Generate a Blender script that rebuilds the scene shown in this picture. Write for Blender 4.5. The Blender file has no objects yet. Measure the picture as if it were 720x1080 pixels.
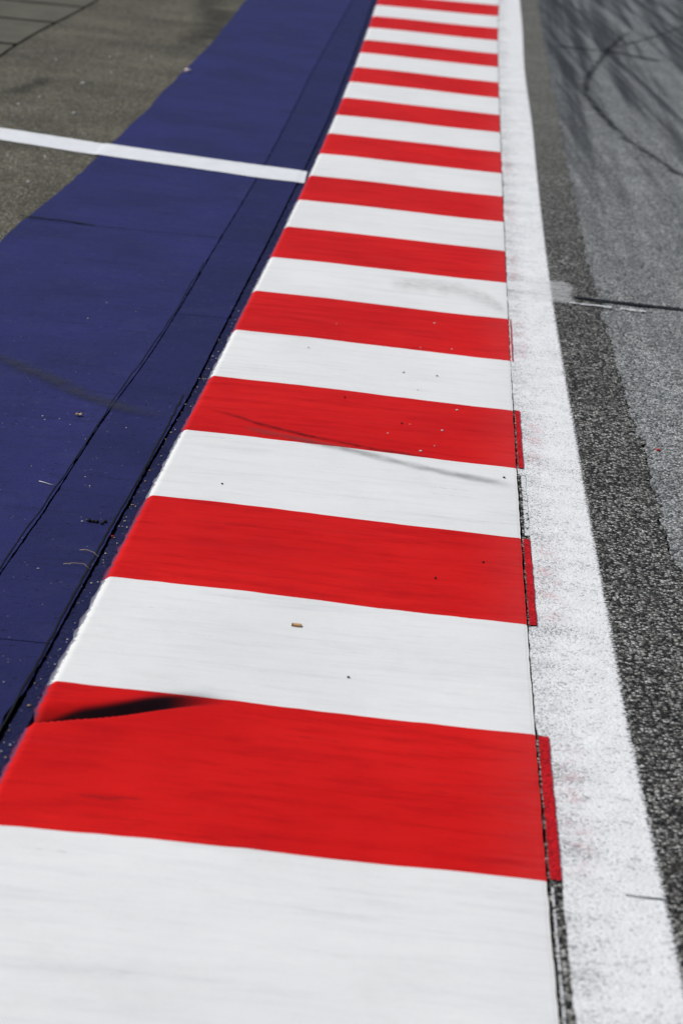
import bpy, bmesh, math, random
from math import sin, cos, pi, radians, floor
from mathutils import Matrix, Vector

random.seed(11)
scene = bpy.context.scene
COL = scene.collection

# ------------------------------------------------------------------ helpers
def hermite(pts):
    """smooth x(y) through (x, y) points, straight beyond the ends"""
    P = sorted(pts, key=lambda p: p[1])
    Y = [p[1] for p in P]; X = [p[0] for p in P]; n = len(P)
    d = [(X[i+1]-X[i])/(Y[i+1]-Y[i]) for i in range(n-1)]
    m = [d[0]] + [(d[i-1]*(Y[i+1]-Y[i])+d[i]*(Y[i]-Y[i-1]))/(Y[i+1]-Y[i-1]) for i in range(1, n-1)] + [d[-1]]
    def f(y):
        if y <= Y[0]: return X[0]+m[0]*(y-Y[0])
        if y >= Y[-1]: return X[-1]+m[-1]*(y-Y[-1])
        i = max(k for k in range(n-1) if Y[k] <= y)
        h = Y[i+1]-Y[i]; t = (y-Y[i])/h
        return ((2*t**3-3*t**2+1)*X[i]+(t**3-2*t*t+t)*h*m[i]+(-2*t**3+3*t*t)*X[i+1]+(t**3-t*t)*h*m[i+1])
    return f

def hsh(i, s=0):
    v = math.sin(i*127.1+s*311.7)*43758.5453
    return v-floor(v)
def n1(x, s=0):
    i = floor(x); t = x-i; t = t*t*(3-2*t)
    return (hsh(i, s)*(1-t)+hsh(i+1, s)*t)*2-1
def jag(y, s, amp=1.0):
    return amp*(0.5*n1(y*9, s)+0.3*n1(y*31, s+3)+0.25*n1(y*83, s+7))

def link(name, bm, mat, parent=None, smooth=False):
    me = bpy.data.meshes.new(name)
    bm.to_mesh(me); bm.free()
    if smooth:
        for p in me.polygons: p.use_smooth = True
    me.materials.append(mat)
    o = bpy.data.objects.new(name, me); COL.objects.link(o)
    if parent: o.parent = parent
    return o
def tag(o, label, cat, group=None):
    o['label'] = label; o['category'] = cat
    if group: o['group'] = group
    return o
def struct(o):
    o['kind'] = 'structure'; return o
def grid_mesh(rows, uvf=None):
    """rows: list of equally long lists of (x, y, z)"""
    bm = bmesh.new(); uv = bm.loops.layers.uv.new('UVMap')
    V = [[bm.verts.new(p) for p in r] for r in rows]
    nr, nc = len(rows), len(rows[0])
    for i in range(nr-1):
        for j in range(nc-1):
            f = bm.faces.new((V[i][j], V[i][j+1], V[i+1][j+1], V[i+1][j]))
            q = ((i, j), (i, j+1), (i+1, j+1), (i+1, j))
            for l, (a, b) in zip(f.loops, q):
                l[uv].uv = (b/(nc-1), a/(nr-1))
    return bm
def yrange(y0, y1, dy):
    n = max(1, int(math.ceil((y1-y0)/dy)))
    return [y0+(y1-y0)*i/n for i in range(n+1)]
def strip(name, fl, fr, y0, y1, dy, nu, z, mat, parent=None, smooth=False):
    rows = []
    for y in yrange(y0, y1, dy):
        a, b = fl(y), fr(y)
        rows.append([(a+(b-a)*j/nu, y, z(a+(b-a)*j/nu, y) if callable(z) else z) for j in range(nu+1)])
    return link(name, grid_mesh(rows), mat, parent, smooth)

# ------------------------------------------------------------------ node materials
class NT:
    def __init__(s, name):
        s.m = bpy.data.materials.new(name); s.m.use_nodes = True
        s.t = s.m.node_tree; s.t.nodes.clear()
        s.out = s.t.nodes.new('ShaderNodeOutputMaterial')
    def n(s, typ, **k):
        nd = s.t.nodes.new(typ)
        for a, v in k.items(): setattr(nd, a, v)
        return nd
    def l(s, a, b): s.t.links.new(a, b)
    def inp(s, sock, v):
        if isinstance(v, bpy.types.NodeSocket): s.l(v, sock)
        elif isinstance(v, (tuple, list)) and sock.type == 'RGBA' and len(v) == 3: sock.default_value = (*v, 1)
        else: sock.default_value = v
    def math(s, op, a, b=0.0, c=None, clamp=False):
        nd = s.n('ShaderNodeMath', operation=op, use_clamp=clamp)
        s.inp(nd.inputs[0], a); s.inp(nd.inputs[1], b)
        if c is not None: s.inp(nd.inputs[2], c)
        return nd.outputs[0]
    def mix(s, f, a, b, bt='MIX'):
        nd = s.n('ShaderNodeMix', data_type='RGBA', blend_type=bt)
        s.inp(nd.inputs[0], f); s.inp(nd.inputs[6], a); s.inp(nd.inputs[7], b)
        return nd.outputs[2]
    def ss(s, v, lo, hi, a=0.0, b=1.0):
        nd = s.n('ShaderNodeMapRange', interpolation_type='SMOOTHSTEP')
        s.inp(nd.inputs[0], v); nd.inputs[1].default_value = lo; nd.inputs[2].default_value = hi
        nd.inputs[3].default_value = a; nd.inputs[4].default_value = b
        return nd.outputs[0]
    def pos(s): return s.n('ShaderNodeTexCoord').outputs['Object']
    def mp(s, v, scale=(1, 1, 1), rot=0.0, loc=(0, 0, 0)):
        nd = s.n('ShaderNodeMapping'); s.l(v, nd.inputs[0])
        nd.inputs['Scale'].default_value = scale; nd.inputs['Rotation'].default_value = (0, 0, rot)
        nd.inputs['Location'].default_value = loc
        return nd.outputs[0]
    def noise(s, v, scale, detail=3, rough=0.55, dist=0.0):
        nd = s.n('ShaderNodeTexNoise'); s.l(v, nd.inputs['Vector'])
        nd.inputs['Scale'].default_value = scale; nd.inputs['Detail'].default_value = detail
        nd.inputs['Roughness'].default_value = rough; nd.inputs['Distortion'].default_value = dist
        return nd.outputs['Fac']
    def vor(s, v, scale, rnd=1.0, feat='F1'):
        nd = s.n('ShaderNodeTexVoronoi', feature=feat, voronoi_dimensions='2D'); s.l(v, nd.inputs['Vector'])
        nd.inputs['Scale'].default_value = scale; nd.inputs['Randomness'].default_value = rnd
        return nd
    def ramp(s, f, stops):
        nd = s.n('ShaderNodeValToRGB'); s.inp(nd.inputs[0], f)
        e = nd.color_ramp.elements
        while len(e) < len(stops): e.new(0.5)
        for k, (p, c) in zip(e, stops): k.position = p; k.color = (*c, 1)
        return nd.outputs[0]
    def sep(s, v):
        nd = s.n('ShaderNodeSeparateXYZ'); s.l(v, nd.inputs[0]); return nd.outputs
    def sepc(s, v):
        nd = s.n('ShaderNodeSeparateColor'); s.l(v, nd.inputs[0]); return nd.outputs
    def bump(s, h, strength, dist, normal=None):
        nd = s.n('ShaderNodeBump'); s.l(h, nd.inputs['Height'])
        nd.inputs['Strength'].default_value = strength; nd.inputs['Distance'].default_value = dist
        if normal: s.l(normal, nd.inputs['Normal'])
        return nd.outputs[0]
    def bsdf(s, col, rough=0.6, spec=0.3, normal=None):
        nd = s.n('ShaderNodeBsdfPrincipled')
        s.inp(nd.inputs['Base Color'], col); s.inp(nd.inputs['Roughness'], rough)
        s.inp(nd.inputs['Specular IOR Level'], spec*0.3)
        if normal: s.l(normal, nd.inputs['Normal'])
        return nd.outputs[0]
    def done(s, sh, alpha=None):
        if alpha is not None:
            tr = s.n('ShaderNodeBsdfTransparent'); mx = s.n('ShaderNodeMixShader')
            s.inp(mx.inputs[0], alpha); s.l(tr.outputs[0], mx.inputs[1]); s.l(sh, mx.inputs[2])
            sh = mx.outputs[0]
        s.l(sh, s.out.inputs['Surface'])
        return s.m

GS = 92.0    # aggregate: stones of about a centimetre
def grain(t, p, scale=GS):
    """shared aggregate field: per-stone random value, edge distance, height"""
    w = t.n('ShaderNodeTexNoise'); t.l(p, w.inputs['Vector'])
    w.inputs['Scale'].default_value = scale*0.9; w.inputs['Detail'].default_value = 2
    add = t.n('ShaderNodeVectorMath', operation='MULTIPLY_ADD')
    t.l(w.outputs['Color'], add.inputs[0]); add.inputs[1].default_value = (0.009, 0.009, 0.0)
    t.l(p, add.inputs[2])
    flat = t.mp(add.outputs[0], (1, 1, 0))
    v = t.vor(flat, scale); c = t.sepc(v.outputs['Color'])
    v2 = t.vor(flat, scale*2.3); c2 = t.sepc(v2.outputs['Color'])
    return c, v.outputs['Distance'], c2, v2.outputs['Distance']

def asphalt(name, stops, bright=0.5, rubber=False, big=0.25, far=None, scale=GS, gapdark=0.35, dirt=(0.05, 0.045, 0.038)):
    t = NT(name); p = t.pos()
    c, d, c2, d2 = grain(t, p, scale)
    val = t.math('ADD', t.math('MULTIPLY', c[0], 0.62), t.math('MULTIPLY', c2[1], 0.38))
    col = t.ramp(val, stops)
    gap = t.ss(d, 0.38, 0.72, 1.0, gapdark)  # shade between the stones, put into the colour
    gap2 = t.ss(d2, 0.45, 0.8, 1.0, 0.65)
    col = t.mix(1.0, col, t.n('ShaderNodeCombineColor').outputs[0], 'MULTIPLY') if False else col
    g = t.math('MULTIPLY', gap, gap2)
    big1 = t.noise(p, 1.3, 5, 0.6)
    mod = t.math('MULTIPLY', g, t.ss(big1, 0.3, 0.7, 1-big, 1+big))
    mod = t.math('MULTIPLY', mod, t.ss(t.noise(p, 22, 3, 0.6), 0.3, 0.7, 0.8, 1.2))
    comb = t.n('ShaderNodeCombineColor')
    for i in range(3): t.l(mod, comb.inputs[i])
    col = t.mix(1.0, col, comb.outputs[0], 'MULTIPLY')
    # warm dirt in patches
    col = t.mix(t.ss(t.noise(p, 7.0, 4, 0.65), 0.5, 0.75, 0.0, 0.55), col, dirt)
    # the odd very bright chip
    chip = t.math('MULTIPLY', t.math('GREATER_THAN', c[2], 0.955), t.math('LESS_THAN', d, 0.36))
    col = t.mix(t.math('MULTIPLY', chip, bright), col, (0.55, 0.54, 0.5))
    rough = 0.75
    if rubber:
        x, y, z = t.sep(p)
        # racing-line rubber: long soft streaks running down the track, slightly across it
        a = t.mp(p, (1, 1, 0), rot=radians(2.0))
        s1 = t.noise(t.mp(a, (4.2, 0.07, 0)), 1.0, 3, 0.6)
        a2 = t.mp(p, (1, 1, 0), rot=radians(-2.5))
        s2 = t.noise(t.mp(a2, (9.0, 0.09, 0), loc=(3, 1, 0)), 1.0, 3, 0.6)
        fy = t.ss(y, 9.0, 21.0)
        st = t.ss(t.math('ADD', t.math('MULTIPLY', s1, 0.6), t.math('MULTIPLY', s2, 0.4)), 0.42, 0.58)
        dark = t.math('MULTIPLY', st, t.math('MULTIPLY_ADD', fy, 0.74, 0.14))
        col = t.mix(t.math('MULTIPLY', fy, 0.38), col, (0.085, 0.095, 0.10))
        # the edge of the laid surface next to the repair strip is darkest
        e = t.math('MULTIPLY', t.ss(t.math('SUBTRACT', x, t.math('MULTIPLY_ADD', t.math('SUBTRACT', y, 11.0), 0.032, 1.08)), 0.0, 0.55, 1.0, 0.0), t.ss(y, 14, 24))
        col = t.mix(dark, col, (0.022, 0.024, 0.028))
        col = t.mix(t.math('MULTIPLY', e, 0.5), col, (0.022, 0.025, 0.032))
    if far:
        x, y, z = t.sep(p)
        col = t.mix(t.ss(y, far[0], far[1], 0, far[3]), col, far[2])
    h = t.math('SUBTRACT', t.math('ADD', t.ss(d, 0.1, 0.75, 1.0, 0.0), t.math('MULTIPLY', c[1], 0.5)), t.math('MULTIPLY', d2, 0.4))
    nrm = t.bump(h, 0.85, 0.004)
    return t.done(t.bsdf(col, rough, 0.35, nrm))

M = {}
M['track'] = asphalt('track_asphalt', [(0.0, (0.035, 0.038, 0.038)), (0.3, (0.14, 0.146, 0.142)), (0.5, (0.285, 0.294, 0.284)), (0.68, (0.46, 0.466, 0.45)), (1.0, (0.70, 0.70, 0.67))], 0.3, True, 0.15, gapdark=0.45, dirt=(0.20, 0.21, 0.205))
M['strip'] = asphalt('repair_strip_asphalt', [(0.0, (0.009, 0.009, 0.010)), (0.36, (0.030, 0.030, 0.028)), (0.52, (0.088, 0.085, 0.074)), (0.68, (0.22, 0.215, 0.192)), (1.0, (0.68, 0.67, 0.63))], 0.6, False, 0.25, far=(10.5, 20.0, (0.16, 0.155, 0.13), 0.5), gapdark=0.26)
M['runoff'] = asphalt('runoff_asphalt', [(0.0, (0.036, 0.033, 0.024)), (0.4, (0.095, 0.088, 0.064)), (0.7, (0.15, 0.134, 0.090)), (1.0, (0.25, 0.24, 0.19))], 0.6, False, 0.25, scale=70, gapdark=0.6, dirt=(0.105, 0.09, 0.06))

def slab_mat():
    t = NT('runoff_slab_concrete'); p = t.pos()
    col = t.ramp(t.noise(p, 3.0, 6, 0.65), [(0.3, (0.078, 0.074, 0.056)), (0.7, (0.12, 0.114, 0.086))])
    col = t.mix(t.ss(t.noise(p, 60, 2), 0.55, 0.75, 0, 0.5), col, (0.03, 0.03, 0.027))
    return t.done(t.bsdf(col, 0.8, 0.3, t.bump(t.noise(p, 60, 3), 0.5, 0.003)))
M['slab'] = slab_mat()

def ground_mat():
    t = NT('ground_dirt'); p = t.pos()
    col = t.ramp(t.noise(p, 2.0, 8, 0.7), [(0.3, (0.008, 0.008, 0.008)), (0.7, (0.02, 0.019, 0.018))])
    return t.done(t.bsdf(col, 0.95, 0.1))
M['dirt'] = ground_mat()

def blue_mat(name, lighter=1.0, gritty=0.0):
    t = NT(name); p = t.pos(); L = lighter
    a = t.noise(p, 1.6, 5, 0.6)
    col = t.ramp(a, [(0.3, (0.0165*L, 0.018*L, 0.080*L)), (0.7, (0.0275*L, 0.030*L, 0.122*L))])
    # roller streaks across the surface
    st = t.noise(t.mp(p, (1.3, 26, 0)), 1.0, 4, 0.65)
    col = t.mix(t.ss(st, 0.5, 0.75, 0, 0.30), col, (0.018, 0.019, 0.062))
    # faded patches, greyer
    col = t.mix(t.ss(t.noise(p, 5.0, 6, 0.7), 0.5, 0.8, 0, 0.28), col, (0.055, 0.058, 0.12))
    col = t.mix(t.ss(t.noise(t.mp(p, (2.2, 12, 0), rot=radians(7), loc=(1, 1, 0)), 1.0, 7, 0.78), 0.52, 0.68, 0, 0.55), col, (0.013, 0.014, 0.045))
    col = t.mix(t.ss(t.noise(p, 55, 5, 0.8), 0.52, 0.7, 0, 0.5), col, (0.010, 0.011, 0.036))
    col = t.mix(t.ss(t.noise(t.mp(p, (1, 1.5, 0), loc=(8, 3, 0)), 85, 4, 0.8), 0.58, 0.72, 0, 0.30), col, (0.075, 0.08, 0.16))
    # pits where the paint has gone, and light scratches
    v = t.vor(t.mp(p, (1, 2.0, 0)), 24); vc = t.sepc(v.outputs['Color'])
    pit = t.math('MULTIPLY', t.math('GREATER_THAN', vc[0], 0.93-0.2*gritty), t.ss(t.math('ADD', v.outputs['Distance'], t.math('MULTIPLY', t.noise(p, 140, 3, 0.7), 0.3)), 0.22, 0.32, 1.0, 0.0))
    col = t.mix(t.math('MULTIPLY', pit, 0.85), col, (0.006, 0.006, 0.010))
    v2 = t.vor(t.mp(p, (1, 1.6, 0), loc=(4, 2, 0)), 31); vc2 = t.sepc(v2.outputs['Color'])
    fl = t.math('MULTIPLY', t.math('GREATER_THAN', vc2[1], 0.955-0.12*gritty), t.ss(v2.outputs['Distance'], 0.03, 0.10, 1.0, 0.0))
    col = t.mix(t.math('MULTIPLY', fl, 0.75), col, (0.36, 0.35, 0.36))
    v3 = t.vor(t.mp(p, (9, 90, 0), rot=radians(6)), 1.0); vc3 = t.sepc(v3.outputs['Color'])
    sc = t.math('MULTIPLY', t.math('GREATER_THAN', vc3[2], 0.945), t.ss(t.math('ADD', v3.outputs['Distance'], t.math('MULTIPLY', t.noise(p, 120, 3, 0.7), 0.4)), 0.30, 0.48, 1.0, 0.0))
    col = t.mix(t.math('MULTIPLY', sc, 0.7), col, (0.008, 0.008, 0.018))
    if gritty:
        g = t.ss(t.noise(p, 95, 4, 0.75), 0.52, 0.68)
        col = t.mix(t.math('MULTIPLY', g, 0.8), col, (0.012, 0.012, 0.02))
        g2 = t.ss(t.noise(t.mp(p, (1, 1, 0), loc=(7, 3, 0)), 130, 3, 0.7), 0.62, 0.72)
        col = t.mix(t.math('MULTIPLY', g2, 0.5), col, (0.10, 0.10, 0.13))
    h = t.math('ADD', t.noise(p, 160, 3, 0.6), t.math('MULTIPLY', t.noise(p, 18, 3), 1.2))
    h = t.math('SUBTRACT', h, t.math('MULTIPLY', pit, 2.0))
    return t.done(t.bsdf(col, t.ss(a, 0.3, 0.7, 0.55, 0.7), 0.18, t.bump(h, 0.6+0.4*gritty, 0.003)))
M['blue'] = blue_mat('blue_runoff_paint', 1.05)
M['blue2'] = blue_mat('blue_concrete_paint', 0.82)
M['lip'] = blue_mat('gritty_blue_mortar', 0.6, 1.0)

def kerb_mat(name, kind):
    t = NT(name); p = t.pos()
    red = kind == 'red'
    a = t.noise(p, 1.4, 4, 0.6)
    st = t.noise(t.mp(p, (2.8, 17, 0), rot=radians(2)), 1.0, 6, 0.75)
    st2 = t.noise(t.mp(p, (7, 62, 0), rot=radians(-3)), 1.0, 5, 0.75)
    blot = t.noise(p, 3.2, 9, 0.78)
    sm1 = t.noise(t.mp(p, (0.8, 9, 0), rot=radians(11), loc=(2, 5, 0)), 1.0, 8, 0.8)
    fine = t.noise(t.mp(p, (12, 160, 0), rot=radians(2)), 1.0, 4, 0.75)
    if red:
        col = t.ramp(a, [(0.3, (0.53, 0.005, 0.005)), (0.7, (0.66, 0.010, 0.008))])
        col = t.mix(t.ss(st, 0.46, 0.74, 0, 0.7), col, (0.34, 0.003, 0.006))
        col = t.mix(t.ss(st2, 0.54, 0.76, 0, 0.5), col, (0.24, 0.003, 0.006))
        col = t.mix(t.ss(sm1, 0.52, 0.72, 0, 0.5), col, (0.36, 0.005, 0.008))
        col = t.mix(t.ss(blot, 0.50, 0.72, 0, 0.35), col, (0.40, 0.004, 0.008))
        col = t.mix(t.math('MULTIPLY', t.ss(sm1, 0.55, 0.7), t.ss(fine, 0.56, 0.64, 0, 0.75)), col, (0.10, 0.004, 0.006))
        col = t.mix(t.ss(t.noise(t.mp(p, (0.9, 20, 0), loc=(5, 9, 0)), 1.0, 4, 0.7), 0.58, 0.8, 0, 0.2), col, (0.74, 0.04, 0.05))
    else:
        col = t.ramp(a, [(0.3, (0.715, 0.715, 0.695)), (0.7, (0.785, 0.78, 0.755))])
        col = t.mix(t.ss(st, 0.45, 0.76, 0, 0.42), col, (0.57, 0.575, 0.57))
        col = t.mix(t.ss(st2, 0.54, 0.78, 0, 0.28), col, (0.46, 0.465, 0.47))
        col = t.mix(t.ss(sm1, 0.50, 0.74, 0, 0.48), col, (0.53, 0.535, 0.54))
        col = t.mix(t.ss(blot, 0.48, 0.75, 0, 0.30), col, (0.60, 0.59, 0.56))
        col = t.mix(t.math('MULTIPLY', t.ss(sm1, 0.52, 0.68), t.ss(fine, 0.54, 0.64, 0, 0.45)), col, (0.33, 0.335, 0.34))
    grit = t.noise(p, 130, 4, 0.8)
    col = t.mix(t.ss(grit, 0.56, 0.74, 0, 0.35 if red else 0.16), col, (0.22, 0.004, 0.007) if red else (0.42, 0.42, 0.42))
    # a few long scrapes at odd angles
    for k, (ang, lx, ly, sx) in enumerate(((24, 1.3, 33, 4), (-17, 1.7, 41, 9), (70, 2.2, 30, 2))):
        sn = t.noise(t.mp(p, (lx, ly, 0), rot=radians(ang), loc=(sx, k*3.1, 0)), 1.0, 2, 0.5)
        sg = t.math('MULTIPLY', t.ss(sn, 0.70, 0.745), t.ss(t.noise(p, 40, 3, 0.8), 0.4, 0.6))
        col = t.mix(t.math('MULTIPLY', sg, 0.5), col, (0.16, 0.01, 0.012) if red else (0.36, 0.36, 0.37))
    # fading of the paint toward the track edge, in attribute 'edge'
    at = t.n('ShaderNodeAttribute', attribute_name='edge').outputs['Fac']
    fn = t.math('MULTIPLY', at, t.ss(t.noise(t.mp(p, (6, 45, 0)), 1.0, 5, 0.75), 0.3, 0.7, 0.25, 1.0))
    col = t.mix(t.math('MULTIPLY', fn, 0.26 if red else 0.2), col, (0.52, 0.09, 0.09) if red else (0.5, 0.51, 0.53))
    # blue overspray and chipping at the far edge, in attribute 'lip'
    lp = t.n('ShaderNodeAttribute', attribute_name='lip').outputs['Fac']
    ch = t.math('GREATER_THAN', t.math('ADD', t.math('MULTIPLY', lp, 1.05), t.math('MULTIPLY', t.noise(p, 75, 4, 0.7), 0.9)), 1.28)
    col = t.mix(t.math('MULTIPLY', ch, 0.8), col, (0.05, 0.05, 0.11))
    # shadow of the sunken corner, painted into the colour, in attribute 'dent_shade'
    so = t.n('ShaderNodeAttribute', attribute_name='dent_shade').outputs['Fac']
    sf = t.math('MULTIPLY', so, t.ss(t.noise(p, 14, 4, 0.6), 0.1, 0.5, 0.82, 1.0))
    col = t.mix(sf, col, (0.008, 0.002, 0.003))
    # pin-prick marks and faint vertical scratches
    v = t.vor(t.mp(p, (1, 1.2, 0)), 26); vc = t.sepc(v.outputs['Color'])
    dot = t.math('MULTIPLY', t.math('GREATER_THAN', vc[0], 0.955), t.ss(v.outputs['Distance'], 0.015, 0.05, 1.0, 0.0))
    col = t.mix(t.math('MULTIPLY', dot, 0.75), col, (0.05, 0.02, 0.02) if red else (0.25, 0.25, 0.26))
    h = t.math('ADD', t.math('MULTIPLY', st2, 1.0), t.math('MULTIPLY', t.noise(p, 210, 3, 0.6), 0.6))
    h = t.math('ADD', h, t.math('MULTIPLY', st, 1.5))
    h = t.math('ADD', h, t.math('MULTIPLY', blot, 2.5))
    return t.done(t.bsdf(col, t.ss(st, 0.3, 0.7, 0.48, 0.62), 0.10 if red else 0.25, t.bump(h, 0.3, 0.003)))
M['red'] = kerb_mat('kerb_red_paint', 'red')
M['white'] = kerb_mat('kerb_white_paint', 'white')

def line_mat():
    t = NT('worn_white_line_paint'); p = t.pos()
    c, d, c2, d2 = grain(t, p)
    x, y, z = t.sep(p)
    u = t.sep(t.n('ShaderNodeUVMap').outputs[0])[0]
    # pits between stones stay bare
    big = t.noise(p, 5.0, 4, 0.7)
    wear = t.math('ADD', t.math('MULTIPLY', d2, 0.55), t.math('MULTIPLY', t.noise(p, 120, 3, 0.7), 0.8))
    wear = t.math('ADD', wear, t.math('MULTIPLY', big, 0.45))
    wear = t.math('ADD', wear, t.math('MULTIPLY', d, 0.25))
    wear = t.math('ADD', wear, t.ss(u, 0.0, 0.55, 0.07, -0.07))
    wear = t.math('ADD', wear, t.math('MULTIPLY', t.math('SUBTRACT', t.noise(t.mp(p, (1.5, 5, 0)), 1.0, 5, 0.7), 0.5), 0.7))
    pit = t.ss(wear, 1.03, 1.26, 0, 0.85)
    col = t.ramp(t.noise(p, 14, 5, 0.7), [(0.3, (0.70, 0.70, 0.69)), (0.7, (0.84, 0.84, 0.825))])
    col = t.mix(t.math('MULTIPLY', t.ss(c2[0], 0.4, 1.0), 0.16), col, (0.45, 0.46, 0.48))
    col = t.mix(pit, col, (0.14, 0.14, 0.145))
    gp = t.math('MULTIPLY', t.math('GREATER_THAN', c[2], 0.93), t.ss(d2, 0.3, 0.5, 1.0, 0.0))
    col = t.mix(t.math('MULTIPLY', gp, 0.55), col, (0.10, 0.10, 0.105))
    # sprayed right edge: cover thins out over a couple of centimetres
    gr = t.math('ADD', t.math('MULTIPLY', t.noise(p, 110, 3, 0.75), 0.7), t.math('MULTIPLY', d, 0.45))
    cov = t.math('ADD', t.ss(u, 0.80, 1.0, 0.0, 1.15), t.math('MULTIPLY', t.math('SUBTRACT', gr, 0.5), 1.0))
    alpha = t.ss(cov, 0.25, 0.80, 1.0, 0.0)
    h = t.math('SUBTRACT', t.ss(d, 0.1, 0.75, 1.0, 0.0), t.math('MULTIPLY', pit, 0.8))
    return t.done(t.bsdf(col, 0.6, 0.3, t.bump(h, 0.28, 0.0025)), alpha)
M['line'] = line_mat()

def cross_mat():
    t = NT('cross_line_paint'); p = t.pos()
    col = t.ramp(t.noise(p, 10, 5, 0.7), [(0.3, (0.66, 0.67, 0.67)), (0.7, (0.79, 0.795, 0.80))])
    col = t.mix(t.ss(t.noise(p, 120, 3, 0.7), 0.6, 0.75, 0, 0.5), col, (0.35, 0.36, 0.38))
    return t.done(t.bsdf(col, 0.55, 0.3, t.bump(t.noise(p, 120, 3), 0.3, 0.003)))
M['cross'] = cross_mat()

def decal(name, col, strength, ns=40, streak=(3, 40), lo=0.35, hi=0.65, edge=0.35, rough=0.7, hard=False, ends=0.12):
    """thin deposit on the surface whose cover breaks up with the grain"""
    t = NT(name); p = t.pos()
    u, v, _ = t.sep(t.n('ShaderNodeUVMap').outputs[0])
    eu = t.math('MULTIPLY', t.ss(u, 0.0, edge), t.ss(u, 1-edge, 1.0, 1.0, 0.0))
    ev = t.math('MULTIPLY', t.ss(v, 0.0, ends), t.ss(v, 1-ends, 1.0, 1.0, 0.0))
    e = t.math('MULTIPLY', eu, ev)
    n = t.math('ADD', t.math('MULTIPLY', t.noise(p, ns, 4, 0.7), 0.6), t.math('MULTIPLY', t.noise(t.mp(p, (streak[0], streak[1], 0)), 1.0, 4, 0.7), 0.4))
    if name == 'pink_overspray':
        a = t.math('MULTIPLY', t.math('MULTIPLY', e, t.ss(t.noise(p, 9, 5, 0.7), 0.42, 0.62)), t.ss(t.noise(p, 110, 3, 0.7), 0.42, 0.6))
    elif hard:
        a = t.ss(t.math('ADD', n, t.math('MULTIPLY', e, 0.5)), lo+0.42, hi+0.42)
    else:
        a = t.math('MULTIPLY', e, t.ss(n, lo, hi, 0.25, 1.0))
    return t.done(t.bsdf(col, rough, 0.2), t.math('MULTIPLY', a, strength))
M['overspray'] = decal('pink_overspray', (0.60, 0.10, 0.12), 0.34, 70, (30, 30), 0.40, 0.62, 0.5)
def bleed_mat():
    t = NT('red_overlap_paint'); p = t.pos()
    c, d, c2, d2 = grain(t, p)
    u, v, _ = t.sep(t.n('ShaderNodeUVMap').outputs[0])
    n = t.noise(p, 80, 4, 0.75)
    col = t.ramp(t.noise(p, 30, 4, 0.7), [(0.3, (0.40, 0.005, 0.009)), (0.7, (0.66, 0.014, 0.02))])
    pit = t.ss(t.math('ADD', t.math('MULTIPLY', d2, 0.5), n), 0.72, 0.92, 0, 0.85)
    col = t.mix(pit, col, (0.05, 0.006, 0.008))
    edge = t.math('MINIMUM', t.math('MULTIPLY', t.math('SUBTRACT', 1.0, u), 2.6), t.math('MULTIPLY', t.math('MINIMUM', v, t.math('SUBTRACT', 1.0, v)), 40.0))
    al = t.ss(t.math('ADD', edge, t.math('SUBTRACT', n, 0.5)), 0.10, 0.42)
    return t.done(t.bsdf(col, 0.6, 0.12, t.bump(t.math('SUBTRACT', n, t.math('MULTIPLY', d, 0.7)), 0.7, 0.004)), al)
M['bleed'] = bleed_mat()
M['skidb'] = decal('rubber_on_blue', (0.045, 0.047, 0.06), 0.6, 12, (4, 60), 0.3, 0.65, 0.5)
M['skidr'] = decal('rubber_on_kerb', (0.08, 0.075, 0.075), 0.5, 10, (2, 120), 0.35, 0.7, 0.5)
M['skidline'] = decal('rubber_line', (0.016, 0.008, 0.008), 0.62, 30, (2, 120), 0.36, 0.62, 0.5, ends=0.25)
M['skidt'] = decal('rubber_on_track', (0.014, 0.015, 0.017), 0.66, 9, (2, 2), 0.38, 0.58, 0.5)
M['smear'] = decal('white_smear', (0.78, 0.78, 0.77), 0.38, 30, (2, 30), 0.25, 0.6, 0.2, ends=0.14)
M['swirl'] = decal('grey_scuff', (0.40, 0.40, 0.38), 0.34, 25, (8, 110), 0.35, 0.7, 0.5)
M['stain'] = decal('faint_stain', (0.03, 0.029, 0.027), 0.5, 8, (3, 3), 0.3, 0.6, 0.5, ends=0.3)
M['seal'] = decal('bitumen_sealed_joint', (0.012, 0.013, 0.016), 1.0, 60, (5, 5), 0.1, 0.3, 0.25, hard=True, ends=0.01)
M['chips'] = decal('white_paint_chips', (0.62, 0.63, 0.63), 1.0, 85, (30, 30), 0.52, 0.56, 0.3, hard=True, ends=0.03)

def plain(name, c1, c2, sc=200, rough=0.7):
    t = NT(name); p = t.pos()
    col = t.ramp(t.noise(p, sc, 4, 0.65), [(0.3, c1), (0.7, c2)])
    return t.done(t.bsdf(col, rough, 0.3, t.bump(t.noise(p, sc*2, 2), 0.4, 0.001)))
M['tan'] = plain('tan_wood', (0.42, 0.22, 0.08), (0.62, 0.38, 0.18), 260)
M['tandark'] = plain('charred_end', (0.10, 0.06, 0.04), (0.2, 0.13, 0.08), 260)
M['straw'] = plain('dry_straw', (0.38, 0.30, 0.18), (0.60, 0.50, 0.32), 260)
M['leaf'] = plain('dry_leaf', (0.40, 0.27, 0.12), (0.60, 0.45, 0.26), 160)
M['pale'] = plain('pale_grit', (0.45, 0.43, 0.40), (0.70, 0.68, 0.64), 300)
M['pinkstone'] = plain('pale_pink_stone', (0.60, 0.45, 0.45), (0.80, 0.68, 0.68), 120)
M['rubber'] = plain('tyre_rubber', (0.008, 0.008, 0.009), (0.022, 0.022, 0.023), 200, 0.6)
M['redchip'] = plain('red_paint_flake', (0.55, 0.02, 0.02), (0.65, 0.04, 0.03), 200)
M['whiteflake'] = plain('white_paint_flake', (0.6, 0.6, 0.6), (0.8, 0.8, 0.8), 200)

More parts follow.
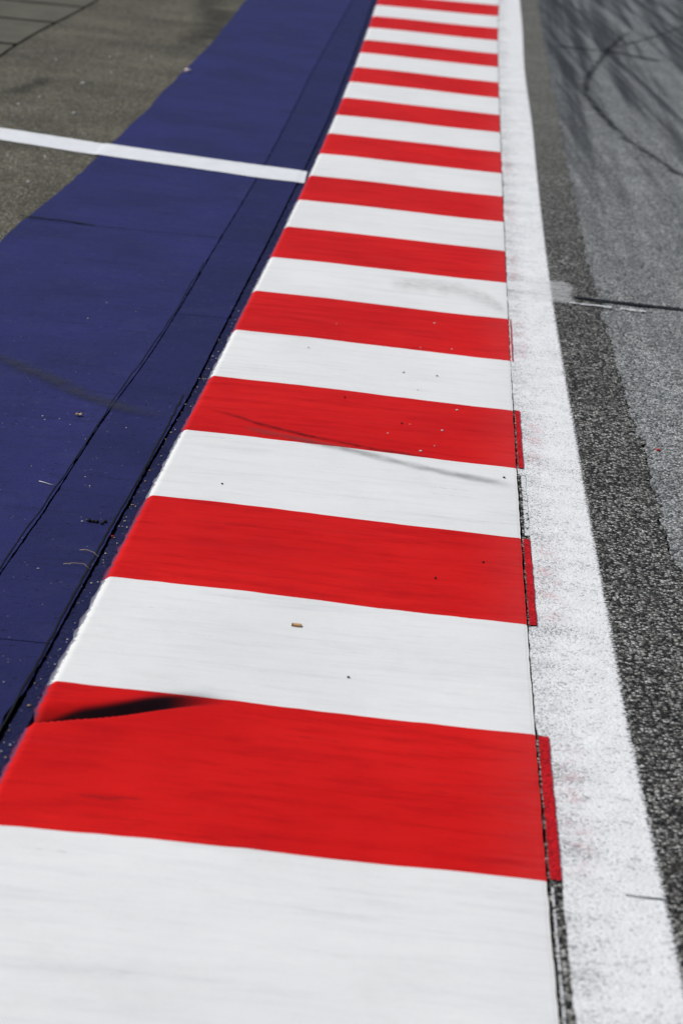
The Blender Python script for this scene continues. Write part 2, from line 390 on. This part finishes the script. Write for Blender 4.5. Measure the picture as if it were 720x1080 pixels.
# ------------------------------------------------------------------ plan of the place, in metres
def fwd(n):     # distance of the n-th stripe boundary at the track side / at the far side
    def poly(c, v): 
        r = 0.0
        for k in c: r = r*v+k
        return r
    CY = [8.49543966e-06, 1.80736231e-04, -4.57375996e-03, 8.48179714e-01, 4.88823054e+00]
    CX = [1.98050791e-06, -1.26085247e-04, 3.11427157e-03, -6.12071629e-03, 4.98934082e-01]
    q = min(max(n, -3), 27)
    y = poly(CY, q); x = poly(CX, y)
    e = 1e-3; ya = poly(CY, q-e); xa = poly(CX, ya)
    return x+(x-xa)/e*(n-q), y+(y-ya)/e*(n-q)
LT = {-3: (-0.861, 2.090), -2: (-0.822, 3.052), -1: (-0.783, 3.979), 0: (-0.745, 4.877), 1: (-0.707, 5.751), 2: (-0.670, 6.605), 3: (-0.635, 7.442), 4: (-0.600, 8.269), 5: (-0.566, 9.088), 6: (-0.534, 9.904), 7: (-0.503, 10.720), 8: (-0.472, 11.540), 9: (-0.443, 12.367), 10: (-0.415, 13.205), 11: (-0.388, 14.057), 12: (-0.362, 14.926), 13: (-0.337, 15.814), 14: (-0.314, 16.725), 15: (-0.291, 17.661), 16: (-0.270, 18.624), 17: (-0.250, 19.616), 18: (-0.231, 20.640), 19: (-0.213, 21.698), 20: (-0.195, 22.791), 21: (-0.177, 23.921), 22: (-0.158, 25.089), 23: (-0.137, 26.297), 24: (-0.113, 27.546), 25: (-0.085, 28.836), 26: (-0.050, 30.169), 27: (-0.005, 31.546)}
def aft(n):
    if n in LT: return LT[n]
    if n > 27: return (LT[27][0]+0.045*(n-27), LT[27][1]+1.377*(n-27))
    return (LT[-3][0]-0.039*(-3-n), LT[-3][1]-0.962*(-3-n))
NS0, NS1 = -7, 40
kerbR = hermite([fwd(n) for n in range(NS0, NS1+1)])
kerbL = hermite([aft(n) for n in range(NS0, NS1+1)])
Y0, Y1 = -1.6, 46.0

blue_left = hermite([(-1.30, 40.0), (-1.344, 27.058), (-1.431, 24.423), (-1.453, 21.050), (-1.535, 16.960), (-1.594, 14.658), (-1.647, 13.134), (-1.713, 12.033), (-1.733, 11.280), (-1.768, 10.012), (-1.781, 8.583), (-1.80, 4.0)])
seam = hermite([(-0.05, 34.0), (-0.36, 27.2), (-0.397, 25.534), (-0.474, 22.549), (-0.558, 19.162), (-0.614, 16.126), (-0.671, 13.784), (-0.747, 11.474), (-0.786, 10.175), (-0.829, 9.168), (-0.865, 8.590), (-0.900, 7.808), (-0.924, 7.200), (-0.959, 6.564), (-0.988, 5.837), (-1.05, 4.0)])
jA = lambda y: kerbL(y)-0.036+0.006*n1(y*0.9, 5)
jB = lambda y: kerbL(y)-0.047-0.004*n1(y*1.7, 8)
line_right = hermite([(1.95, 41.0), (1.514, 30.440), (1.414, 27.481), (1.307, 24.251), (1.165, 20.574), (1.067, 17.105), (0.988, 14.780), (0.912, 12.314), (0.874, 10.826), (0.841, 9.105), (0.814, 7.776), (0.803, 6.983), (0.795, 6.291), (0.785, 5.586), (0.784, 5.168), (0.783, 4.801), (0.778, 4.316), (0.76, 2.0)])
patch_right = hermite([(2.2, 40.0), (1.761, 30.446), (1.638, 27.722), (1.459, 22.668), (1.317, 18.560), (1.212, 15.098), (1.139, 12.691), (1.104, 10.925), (1.091, 9.661), (1.083, 8.515), (1.076, 7.861), (1.080, 7.067), (1.081, 6.115), (1.084, 5.158), (1.084, 2.0)])

# ------------------------------------------------------------------ ground, track, runoff
bm = bmesh.new()
for q in ((-300, -120), (300, -120), (300, 500), (-300, 500)): bm.verts.new((q[0], q[1], -0.03))
bm.faces.new(bm.verts[:]) if False else bm.faces.new(list(bm.verts))
struct(link('ground', bm, M['dirt']))

def edge_jag(f, s, amp): return lambda y: f(y)+jag(y, s, amp)
# track lies right of the repair strip; the repair strip fills from the kerb joint
struct(strip('track', edge_jag(patch_right, 3, 0.032), lambda y: 26.0+0.012*y*y*0.2, -8, 140, 0.035 if False else 0.06, 6, -0.002, M['track']))
struct(strip('repair_strip', lambda y: kerbR(y)+0.004+0.003*n1(y*26, 2), edge_jag(patch_right, 3, 0.032), Y0, Y1+40, 0.02, 4, 0.0, M['strip']))
# runoff asphalt, left
run_edge = hermite([(-2.70, 27.0), (-2.739, 23.520), (-2.771, 22.035), (-2.840, 20.444), (-2.876, 19.151), (-2.878, 18.033), (-2.88, 14.0), (-2.9, 4.0)])
struct(strip('runoff_asphalt', lambda y: run_edge(y)+0.016, lambda y: seam(y)-0.35, Y0, 120, 0.25, 6, -0.003, M['runoff']))
ys = [-1.6, 1.2, 4.0, 6.7, 9.4, 12.1, 14.3, 16.2, 17.55, 19.03, 20.79, 22.25, 24.0, 26.2, 28.6, 31.2, 34, 38]
for a, b in zip(ys[:-1], ys[1:]):
    struct(strip('runoff_slab', lambda y: run_edge(y)-2.4, lambda y: run_edge(y)-0.004, a+0.05, b-0.05, 0.3, 6, 0.001, M['slab']))
struct(strip('verge', lambda y: -60.0, lambda y: run_edge(y)-2.42, Y0, 120, 1.0, 4, -0.006, M['runoff']))

# blue painted band: raggedly painted over the asphalt, ends at the saw-cut seam; pieces split at cross joints
bl = lambda y: blue_left(y)+0.010*n1(y*1.3, 21)+0.004*n1(y*6, 22)+0.003*n1(y*40, 23)
cuts_b = [Y0, 3.1, 11.93, 21.6, 33.0, Y1]
tilt = lambda y: 0
for a, b in zip(cuts_b[:-1], cuts_b[1:]):
    struct(strip('blue_runoff', bl, lambda y: seam(y)-0.0015-abs(jag(y, 31, 0.005)), a+0.003, b-0.003, 0.02, 8, 0.004, M['blue']))
cuts_c = [Y0, 2.9, 6.05, 10.15, 12.7, 15.32, 18.7, 22.3, 26.0, 30.0, 34.0, 39.0, Y1]
for a, b in zip(cuts_c[:-1], cuts_c[1:]):
    struct(strip('blue_gutter', lambda y: seam(y)+0.0015+abs(jag(y, 33, 0.004)), lambda y: jA(y)-0.0022-abs(jag(y, 35, 0.004))-0.016*math.exp(-((y-5.52)/0.11)**2), a+0.0025, b-0.0025, 0.02, 6, 0.003, M['blue2']))
# mortar lip between gutter and kerb
lip = strip('mortar_lip', lambda y: jA(y)+0.003+0.003*n1(y*37, 6), lambda y: kerbL(y)+0.004, Y0, Y1, 0.012, 5,
            lambda x, y: -0.004+0.0012*n1(y*28, 12)+0.0008*n1(y*90+x*300, 14), M['lip'])
struct(lip)
# second crack beside the joint
def seal_line(name, f, y0, y1, w, z, mat, s=0, dy=0.02, lab=None, cat='joint'):
    o = strip(name, lambda y: f(y)-w*(0.75+0.25*n1(y*13, s)), lambda y: f(y)+w*(0.75+0.25*n1(y*17, s+1)), y0, y1, dy, 2, z, mat)
    return tag(o, lab, cat) if lab else struct(o)
seal_line('hairline_crack', lambda y: jB(y)-0.006+0.002*n1(y*20, 9), 5.0, 8.8, 0.0042, 0.0052, M['seal'], 4)
seal_line('hairline_crack', lambda y: seam(y)-0.012+0.006*n1(y*5, 9), 6.5, 11.3, 0.0024, 0.0062, M['seal'], 7)

# ------------------------------------------------------------------ the kerb
kerb = bpy.data.objects.new('kerb', None); COL.objects.link(kerb)
tag(kerb, 'long curving concrete racetrack kerb painted in red and white blocks', 'kerb')
crease = hermite([(y, x) for x, y in [(-0.90, 5.42), (-0.776, 5.450), (-0.723, 5.474), (-0.668, 5.496), (-0.612, 5.522), (-0.557, 5.549), (-0.491, 5.591), (-0.409, 5.651), (-0.304, 5.704), (-0.240, 5.727), (-0.1, 5.75)]])
def sm(a, b, v):
    t = min(1, max(0, (v-a)/(b-a))); return t*t*(3-2*t)
def dent(x, y):
    """broken, sunken corner of the kerb block: returns drop and painted shadow"""
    if x > -0.2 or y < 5.2 or y > 5.9: return 0.0, 0.0
    yc = crease(x); d = y-yc
    A = 0.040*(1-sm(-0.80, -0.22, x))**0.8
    W = 0.045+0.085*(1-sm(-0.75, -0.25, x))
    lowx = sm(-0.62, -0.40, x)
    if d >= 0:
        z = A*max(0, 1-d/W)**1.5
    else:
        z = A*max(0, 1+d/(0.008+0.020*lowx))
    hump = sm(-0.70, -0.58, x)*(1-sm(-0.46, -0.24, x))      # painted shadow is thickest mid-way along
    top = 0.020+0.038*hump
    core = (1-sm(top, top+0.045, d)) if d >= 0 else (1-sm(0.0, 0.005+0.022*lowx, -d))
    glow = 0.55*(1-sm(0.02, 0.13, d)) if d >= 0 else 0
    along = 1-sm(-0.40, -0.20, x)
    dent_shade = max(core, glow)*along
    return z, min(1, dent_shade)
HR, HC = 0.004, 0.010
def kerb_z(u, x, y):
    """u 0 at the track side .. 1 at the far side"""
    s = u*1.2
    z = HR-0.002*(1-sm(0, 0.004, s))+HC*sm(0, 1.0, s)**1.3
    z += 0.0012*n1(y*3.3+x*1.5, 42)
    z -= 0.016*sm(1.172, 1.2, s)**1.2
    z += 0.0012*n1(y*2.1, 40)+0.0010*n1(x*3+y*0.7, 41)
    return z
def bwave(n, u): return 0.004*n1(u*6+n*13, 50)+0.0022*n1(u*23+n*7, 51)
def ridge_u(u, N): return u
for n in range(NS0, NS1):
    red = n % 2 == 0
    fine = n in (0,)
    nu, nv = (150, 110) if fine else ((60, 28) if n < 14 else (36, 10))
    (xa, ya), (xb, yb) = fwd(n), aft(n)
    (xc, yc), (xd, yd) = fwd(n+1), aft(n+1)
    us = [i/nu for i in range(nu+1)]
    us = sorted(set([u for u in us if u < 0.965]+[0.004, 0.008, 0.012]+[0.965, 0.972, 0.978, 0.984, 0.99, 0.995, 1.0]))
    rows = []; ed = []; lp = []; so = []
    for j in range(nv+1):
        v = j/nv; row = []
        for u in us:
            y = (ya+(yb-ya)*u+bwave(n, u))*(1-v)+(yc+(yd-yc)*u+bwave(n+1, u))*v
            xr, xl = kerbR(y-(0 if True else 0)), kerbL(y)
            xr += 0.0012*n1(y*30, 60); 
            x = xr+(xl-xr)*u
            if u == 1.0: x += 0.003*n1(y*22, 61)+0.004*n1(y*70, 62)
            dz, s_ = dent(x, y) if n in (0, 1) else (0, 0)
            row.append((x, y, kerb_z(u, x, y)-dz))
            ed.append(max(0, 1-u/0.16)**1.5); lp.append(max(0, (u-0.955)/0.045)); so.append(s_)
        rows.append(row)
    # close the track-side face of the block down to the ground
    bm = grid_mesh(rows)
    o = link('red_stripe' if red else 'white_stripe', bm, M['red' if red else 'white'], kerb, True)
    for nm, vals in (('edge', ed), ('lip', lp), ('dent_shade', so)):
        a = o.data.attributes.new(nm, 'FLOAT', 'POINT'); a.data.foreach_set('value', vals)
    o['stripe_index'] = n
    # side skirts: turn the two long edges down
    me = o.data; b2 = bmesh.new(); b2.from_mesh(me); base = list(b2.verts)
    nc = len(us)
    for col_i in (0, nc-1):
        prev = None
        for j in range(nv+1):
            v0 = base[j*nc+col_i]; v1 = b2.verts.new((v0.co.x, v0.co.y, -0.029))
            if prev:
                b2.faces.new((prev[0], v0, v1, prev[1]) if col_i else (v0, prev[0], prev[1], v1))
            prev = (v0, v1)
    for f in b2.faces: f.smooth = True
    b2.to_mesh(me); b2.free()
    if n in (0, 2, 4, 6):
        w = {0: 0.029, 2: 0.024, 4: 0.020, 6: 0.006}[n]
        strip('paint_overlap', lambda y: kerbR(y)+0.0075+0.001*n1(y*30, 70), lambda y: kerbR(y)+0.0075+w+0.0015*n1(y*18, 71+n), ya-0.006, yc-0.004, 0.01, 3, 0.0065, M['bleed'], o)
stripes = [o for o in kerb.children]

# ------------------------------------------------------------------ white painted lines
def line_left(y):
    g = 0.0045+0.0025*n1(y*7, 83)
    b = [fwd(n)[1] for n in range(0, 8)]
    if y < b[0]: g = 0.034
    elif y < b[1]: g = 0.034
    elif b[2] < y < b[3]: g = 0.029
    elif b[3] < y < b[4]-0.08: g = 0.031
    elif b[4] < y < b[5]: g = 0.024
    return kerbR(y)+g+0.0018*n1(y*15, 80)+0.0012*n1(y*60, 81)
ln = strip('track_edge_line', line_left, lambda y: line_right(y)+0.034, Y0, Y1, 0.01, 8, 0.0022, M['line'])
tag(ln, 'worn speckled white line painted along the track side of the kerb', 'painted line')
# loose paint remaining in the bare gap beside the second bare white block
fl = strip('paint_flakes', lambda y: kerbR(y)+0.008, lambda y: line_left(y)+0.006, fwd(3)[1]+0.02, fwd(4)[1]-0.06, 0.01, 3, 0.0031, M['chips'])
tag(fl, 'flaking white paint remnants in the dark gap beside the worn white block', 'paint flakes')
fl2 = strip('paint_flakes', lambda y: kerbR(y)+0.007, lambda y: kerbR(y)+0.016, 4.2, fwd(0)[1]-0.01, 0.01, 3, 0.0033, M['chips'])
tag(fl2, 'thin white paint remnants in the gap beside the nearest white block', 'paint flakes')
for n in (0, 2, 4, 6, 8, 10, 12):
    w = 0.10 if n < 8 else 0.08
    o = strip('overspray_patch', lambda y: line_left(y)-0.012, lambda y: line_left(y)+w, fwd(n)[1]+0.01, fwd(n+1)[1]+0.02, 0.02, 3, 0.0045, M['overspray'])
    tag(o, 'pink overspray on the white edge line beside a red kerb block', 'paint overspray', 'pink overspray patches')

ct = hermite([(y, x) for x, y in [(-4.5, 14.95), (-2.490, 14.821), (-2.308, 14.781), (-1.610, 14.550), (-1.108, 14.400), (-0.648, 14.292), (-0.407, 14.246), (-0.36, 14.24)]])
cb = hermite([(y, x) for x, y in [(-4.5, 14.55), (-2.414, 14.386), (-2.234, 14.331), (-1.638, 14.118), (-1.068, 13.965), (-0.647, 13.843), (-0.411, 13.812), (-0.36, 13.80)]])
rows = []
N = 160
for j in range(5):
    row = []
    for i in range(N+1):
        x = -4.4+(kerbL(14.0)-0.006+4.4)*i/N
        a, b = cb(x)+jag(x*0.6, 91, 0.012), ct(x)+jag(x*0.6, 92, 0.012)
        y = a+(b-a)*j/4
        drop = 0.004 if x > jA(14.0) else 0
        row.append((x, y, 0.002+0.0048*sm(blue_left(14.2)-0.03, blue_left(14.2)-0.008, x)-drop*0.5))
    rows.append(row)
tag(link('cross_line', grid_mesh(rows), M['cross']), 'narrow solid white line crossing the blue band and the grey runoff', 'painted line')

# ------------------------------------------------------------------ path-following marks (tyre rubber, joints)
def ribbon(name, pts, w, z, mat, seg=0.04, taper=None, s=0, wob=0.0):
    P = [Vector(p) for p in pts]; D = []
    for i in range(len(P)-1):                      # Catmull-Rom through the points
        p0 = P[max(i-1, 0)]; p1 = P[i]; p2 = P[i+1]; p3 = P[min(i+2, len(P)-1)]
        k = max(2, int((p2-p1).length/seg))
        for j in range(k):
            t = j/k
            D.append(0.5*((2*p1)+(p2-p0)*t+(2*p0-5*p1+4*p2-p3)*t*t+(3*p1-p0-3*p2+p3)*t**3))
    D.append(P[-1]); rows = []
    for i, c in enumerate(D):
        t = (D[min(i+1, len(D)-1)]-D[max(i-1, 0)]).normalized(); nn = Vector((-t.y, t.x))
        ww = w*(taper(i/(len(D)-1)) if taper else 1)*(1+0.25*n1(i*0.37, s))
        off = wob*n1(i*0.3, s+5)
        rows.append([(c.x+nn.x*(ww*(k/2-1)+off), c.y+nn.y*(ww*(k/2-1)+off), z(c.x, c.y) if callable(z) else z) for k in range(3)])
    return link(name, grid_mesh(rows), mat)
def kz(x, y):
    u = min(1, max(0, (x-kerbR(y))/(kerbL(y)-kerbR(y)))); return kerb_z(u, x, y)+0.0035
sk = [(-1.75, 9.36), (-1.428, 9.190), (-1.133, 8.951), (-0.960, 8.738), (-0.763, 8.560), (-0.62, 8.50)]
tag(ribbon('tyre_mark', sk, 0.15, 0.0095, M['skidb'], s=1), 'faded tyre rubber smear crossing the blue band toward the kerb', 'tyre mark')
def on_kerb(name, pts, w, mat, lab, taper=None, s=0):
    P = [Vector(p) for p in pts]; rows = []; K = 60
    L = [0]
    for a, b in zip(P[:-1], P[1:]): L.append(L[-1]+(b-a).length)
    for i in range(K+1):
        d = L[-1]*i/K; k = max(j for j in range(len(P)-1) if L[j] <= d+1e-9)
        t = (d-L[k])/(L[k+1]-L[k]); c = P[k].lerp(P[k+1], t)
        ww = w*(taper(i/K) if taper else 1)*(1+0.2*n1(i*0.4, s))
        rows.append([(c.x, c.y+ww*(q/2-1), kz(c.x, c.y+ww*(q/2-1))) for q in range(5)])
    return tag(link(name, grid_mesh(rows), mat), lab, 'tyre mark')
on_kerb('tyre_mark', [(-0.56, 8.60), (-0.40, 8.50), (-0.335, 8.44), (-0.15, 8.345), (0.10, 8.262), (0.35, 8.235)], 0.024, M['skidline'], 'thin dark curved tyre line along the lower edge of a red block', None, 2)
on_kerb('tyre_mark', [(-0.40, 8.37), (-0.02, 8.225), (0.25, 8.10), (0.45, 8.03), (0.60, 7.99)], 0.055, M['skidr'], 'soft grey tyre smear slanting across the white block below the dark tyre line', None, 3)
on_kerb('tyre_mark', [(0.10, 11.18), (0.30, 11.25), (0.45, 11.22), (0.58, 11.06), (0.66, 10.86)], 0.22, M['swirl'], 'pale grey rounded scuff on a white block, level with the dark sealed joint', None, 4)

tz = 0.0022
tag(ribbon('tyre_mark', [(2.60, 25.2), (2.347, 24.320), (1.949, 21.935), (1.736, 20.373), (1.666, 19.391), (1.696, 18.297), (1.773, 17.115), (1.875, 16.428), (1.958, 15.864), (2.075, 15.359), (2.3, 14.5)], 0.10, tz, M['skidt'], s=7), 'dark looping tyre mark on the track', 'tyre mark')
tag(ribbon('tyre_mark', [(1.60, 23.05), (1.75, 22.98), (2.101, 22.95), (2.35, 22.75), (2.6, 22.4)], 0.24, tz+0.002, M['skidt'], s=8), 'short black tyre dash lying across the top of the looping tyre mark', 'tyre mark')
tag(ribbon('tyre_mark', [(2.05, 23.0), (2.170, 23.401), (2.686, 24.906), (3.301, 26.977), (3.9, 29.5)], 0.07, tz+0.004, M['skidt'], s=9), 'long thin tyre mark slanting away to the right behind the short dash', 'tyre mark')
# transverse sealed joint across the track, with white smear where the edge-line paint was dragged out
sj = ribbon('sealed_joint', [(0.985, 11.335), (1.20, 11.315), (1.518, 11.300), (2.4, 11.28), (6.0, 11.2)], 0.05, 0.0062, M['seal'], s=11)
tag(sj, 'dark sealed joint running across the track from the white line', 'joint')
smr = strip('paint_smear', lambda y: 0.76, lambda y: 1.02+0.02*n1(y*6, 5), 11.12, 11.68, 0.02, 8, 0.0072, M['smear'])
tag(smr, 'pale translucent white smear between the edge line and the sealed joint', 'paint smear')
for i, (x0, x1, y, s) in enumerate([(0.97, 1.17, 11.19, 3), (1.21, 1.33, 11.17, 5)]):
    o = ribbon('paint_smear', [(x0, y+0.01), ((x0+x1)/2, y), (x1, y-0.005)], 0.06, 0.0068, M['chips'], 0.01, s=s)
    tag(o, ['longer ragged white paint fleck just below the sealed joint', 'shorter ragged white paint fleck on the coarse strip below the joint'][i], 'paint smear')
seal2 = ribbon('hairline_crack', [(0.70, 4.852), (0.767, 4.848), (0.850, 4.847), (1.1, 4.84)], 0.006, 0.0052, M['seal'], 0.01, s=12, wob=0.002)
tag(seal2, 'thin crack crossing the right edge of the white line near the front', 'crack')
cz = ribbon('hairline_crack', [(-1.75, 12.01), (-1.60, 11.99), (-1.514, 11.985), (-1.364, 11.935)], 0.022, 0.0085, M['seal'], 0.01, s=14, wob=0.005)
tag(cz, 'ragged short crack at the left of the blue band below the cross line', 'crack')
rc = ribbon('runoff_mark', [(-2.66, 16.2), (-2.58, 16.5), (-2.51, 16.95), (-2.50, 17.4)], 0.22, 0.0015, M['stain'], 0.05, s=15)
tag(rc, 'dark blotchy stain on the grey runoff near the slabs', 'stain')
rc = ribbon('runoff_mark', [(-2.0, 19.3), (-1.85, 20.6), (-1.80, 21.9), (-2.0, 23.6), (-2.2, 25)], 0.55, 0.0015, M['stain'], 0.05, s=16)
tag(rc, 'broad dark stain on the grey runoff beside the top of the blue band', 'stain')

# ------------------------------------------------------------------ loose things
def pebble_bm(r, seed, flat=0.6):
    rnd = random.Random(seed); bm = bmesh.new()
    bmesh.ops.create_icosphere(bm, subdivisions=2, radius=r)
    ax = [rnd.uniform(0.7, 1.3), rnd.uniform(0.7, 1.2), flat*rnd.uniform(0.8, 1.1)]
    for v in bm.verts:
        k = 1+0.22*n1(v.co.x/r*1.7+seed, 1)+0.18*n1(v.co.y/r*2.1+seed*3, 2)+0.12*n1(v.co.z/r*2.6, seed)
        v.co = Vector((v.co.x*ax[0]*k, v.co.y*ax[1]*k, v.co.z*ax[2]*k))
    return bm
def pebble(name, x, y, z, r, mat, seed, lab, cat, group=None, flat=0.6):
    o = link(name, pebble_bm(r, seed, flat), mat)
    o.location = (x, y, z+r*flat*0.75); o.rotation_euler = (0, 0, seed*1.7)
    return tag(o, lab, cat, group)

# tan wood chip on the white block
butt = bpy.data.objects.new('wood_chip', None); COL.objects.link(butt)
butt.location = (-0.094, 6.355, kz(-0.094, 6.355)-0.003); butt.rotation_euler = (0, 0, radians(-3))
tag(butt, 'small tan rectangular chip lying alone on a white block', 'wood chip')
def box_bm(x0, x1, y, z, bev=0.001):
    bm = bmesh.new(); bmesh.ops.create_cube(bm, size=1)
    for v in bm.verts:
        v.co = Vector(((x0+x1)/2+v.co.x*(x1-x0), v.co.y*y+0.0012*v.co.x, z/2+v.co.z*z))
    bmesh.ops.bevel(bm, geom=bm.edges[:], offset=bev, segments=2, affect='EDGES')
    return bm
link('chip_body', box_bm(-0.0095, 0.014, 0.0165, 0.005), M['tan'], butt)
link('dark_end', box_bm(-0.0135, -0.0096, 0.0158, 0.0048, 0.0008), M['tandark'], butt)

def leaf(name, x, y, z, L, W, rot, mat, lab, cat):
    rows = []
    for i in range(13):
        t = i/12; w = W*math.sin(pi*t)**0.7*(1+0.25*n1(i*1.3, 9))+0.0004
        rows.append([((t-0.5)*L, w*(k/3-1), 0.004*abs(k/3-1)*1.2+0.006*math.sin(t*5)**2*0.6) for k in range(7)])
    o = link(name, grid_mesh(rows), mat); o.location = (x, y, z+0.001); o.rotation_euler = (0, 0, rot)
    return tag(o, lab, cat)
leaf('dry_leaf', -0.969, 8.346, 0.005, 0.026, 0.011, 0.4, M['leaf'], 'tiny tan dry leaf on the blue band near the long seam', 'leaf')
def stalk(name, pts, r, mat, lab, cat, group=None):
    bm = bmesh.new(); P = [Vector(p) for p in pts]; prev = None
    for i, c in enumerate(P):
        t = (P[min(i+1, len(P)-1)]-P[max(i-1, 0)]).normalized()
        a = t.cross(Vector((0, 0, 1))).normalized(); b = a.cross(t)
        ring = [bm.verts.new(c+(a*cos(k*pi/3)+b*sin(k*pi/3))*r*(1-0.4*i/len(P))) for k in range(6)]
        if prev:
            for k in range(6): bm.faces.new((prev[k], prev[(k+1) % 6], ring[(k+1) % 6], ring[k]))
        else: bm.faces.new(ring[::-1])
        prev = ring
    bm.faces.new(prev)
    return tag(link(name, bm, mat, None, True), lab, cat, group)
stalk('straw', [(-0.985, 7.50, 0.007), (-0.965, 7.487, 0.008), (-0.948, 7.475, 0.008), (-0.93, 7.470, 0.007)], 0.0016, M['pale'], 'short pale straw lying on the blue gutter left of the long seam', 'straw')
stalk('straw', [(-0.765, 6.84, 0.008), (-0.745, 6.83, 0.014), (-0.722, 6.825, 0.010), (-0.705, 6.80, 0.006)], 0.0010, M['leaf'], 'bent dry grass stalk across the joint beside a red block, upper of two', 'straw')
stalk('straw', [(-0.795, 6.70, 0.007), (-0.765, 6.71, 0.010), (-0.735, 6.705, 0.012), (-0.715, 6.68, 0.006)], 0.0010, M['leaf'], 'bent dry grass stalk across the joint beside a red block, lower of two', 'straw')
pebble('pebble', -1.473, 18.351, 0.004, 0.022, M['pinkstone'], 5, 'pale pink pebble at the far left edge of the blue band', 'pebble')
pebble('paint_flake', 1.143, 8.665, 0.0, 0.006, M['redchip'], 6, 'tiny bright red flake on the grey track right of the coarse strip', 'paint flake')
pebble('paint_flake', -0.688, 7.02, 0.0, 0.005, M['redchip'], 16, 'tiny bright red flake in the mortar beside a red block', 'paint flake')
# small clump of rubber crumbs and chips on the gutter
for i in range(5):
    pebble('rubber_crumb', -0.775+0.013*i+random.uniform(-.004, .004), 7.135+random.uniform(-.015, .015), 0.003, random.uniform(.004, .009), M['rubber'], 200+i, 'black rubber crumb in the little clump on the blue gutter', 'rubber crumb', 'rubber crumbs clumped on the gutter', 0.7)
for i in range(3):
    pebble('grit', -0.795+0.012*i, 7.14+random.uniform(-.012, .012), 0.003, random.uniform(.002, .0035), M['pale'], 220+i, 'pale grit crumb beside the rubber clump on the blue gutter', 'grit', 'pale grit beside the rubber clump')
# dead bits along the mortar lip
for i in range(80):
    y = 5.2+5.2*random.random()**1.25
    x = kerbL(y)-random.uniform(0.006, 0.034)
    light = random.random() < 0.6
    pebble('grit', x, y, -0.002, random.uniform(.0011, .0034), M['pale' if light else 'leaf'], 300+i,
           'pale grit crumb lodged in the mortar joint left of the kerb' if light else 'tan grit crumb lodged in the mortar joint left of the kerb', 'grit',
           'pale grit in the mortar joint' if light else 'tan grit in the mortar joint')
for i in range(22):
    y = 5.6+5*random.random(); x = seam(y)+random.uniform(-0.5, 0.2)
    if x < jA(y)-0.01:
        pebble('grit', x, y, 0.004, random.uniform(.0018, .0036), M['pale'], 400+i, 'pale grit crumb scattered on the blue paint', 'grit', 'pale grit on the blue paint')
for i, (x, y) in enumerate([(0.327, 9.466), (0.327, 10.425), (0.396, 9.962), (0.263, 9.923), (0.193, 9.460), (0.250, 9.202), (0.259, 8.308), (0.34, 8.62), (0.22, 8.66), (0.14, 8.5), (0.40, 8.95), (0.31, 8.40), (-0.1, 10.2)]):
    pebble('grit', x, y, kz(x, y)-0.003, random.uniform(.003, .0052), M['pale'], 500+i, 'pale grit crumb resting on a kerb block toward the track side', 'grit', 'pale grit on the kerb')
for i, (x, y) in enumerate([(0.19, 8.66), (-0.40, 7.64), (-0.03, 8.95), (-0.20, 9.7), (0.45, 7.1), (0.55, 8.08), (-0.48, 10.9), (0.06, 6.0), (0.30, 6.9)]):
    pebble('rubber_crumb', x, y, kz(x, y)-0.003, random.uniform(.003, .0055), M['rubber'], 600+i, 'small black rubber crumb resting on a kerb block', 'rubber crumb', 'rubber crumbs on the kerb')
for i, (x, y) in enumerate([(-2.460, 18.327), (-2.106, 17.156), (-1.820, 19.068), (-2.281, 16.245), (-1.973, 15.666), (-2.117, 18.812), (-2.359, 15.848), (-1.85, 16.4), (-2.0, 17.9), (-1.9, 13.9), (-2.02, 13.4), (-1.86, 13.0)]):
    pebble('pebble', x, y, -0.003, random.uniform(.007, .013), M['pale'], 700+i, 'small pale pebble on the grey runoff asphalt', 'pebble', 'pebbles on the runoff')

# ------------------------------------------------------------------ light
ELEV, AZ = radians(48), radians(-68)           # azimuth measured from +Y (ahead), negative to the left
d = Vector((sin(AZ)*cos(ELEV), cos(AZ)*cos(ELEV), sin(ELEV)))   # toward the sun
sun = bpy.data.lights.new('sun', 'SUN'); sun.energy = 3.7; sun.angle = radians(0.5); sun.color = (1.0, 0.965, 0.92)
so = bpy.data.objects.new('sun', sun); COL.objects.link(so)
so.rotation_euler = d.to_track_quat('Z', 'Y').to_euler()
w = bpy.data.worlds.new('World'); scene.world = w; w.use_nodes = True
nt = w.node_tree; nt.nodes.clear()
sky = nt.nodes.new('ShaderNodeTexSky'); sky.sky_type = 'NISHITA'; sky.sun_disc = False
sky.sun_elevation = ELEV; sky.sun_rotation = AZ
bg = nt.nodes.new('ShaderNodeBackground'); bg.inputs[1].default_value = 0.075
wo = nt.nodes.new('ShaderNodeOutputWorld')
nt.links.new(sky.outputs[0], bg.inputs[0]); nt.links.new(bg.outputs[0], wo.inputs[0])

# ------------------------------------------------------------------ camera
cam = bpy.data.cameras.new('camera'); co = bpy.data.objects.new('camera', cam); COL.objects.link(co)
PITCH, ROLL, H = 0.2983086, 0.0970357, 2.3080072
co.matrix_world = Matrix.Translation((0, 0, H)) @ Matrix.Rotation(pi/2-PITCH, 4, 'X') @ Matrix.Rotation(ROLL, 4, 'Z')
cam.sensor_fit = 'VERTICAL'; cam.sensor_height = 36.0; cam.sensor_width = 24.0; cam.lens = 85.0
cam.clip_end = 2000
cam.dof.use_dof = True; cam.dof.focus_distance = 8.0; cam.dof.aperture_fstop = 4.0
scene.camera = co
scene.view_settings.view_transform = 'Standard'; scene.view_settings.look = 'None'
scene.view_settings.exposure = 0; scene.view_settings.gamma = 1
for o in list(bpy.data.objects):
    if 'stripe_index' in o: del o['stripe_index']
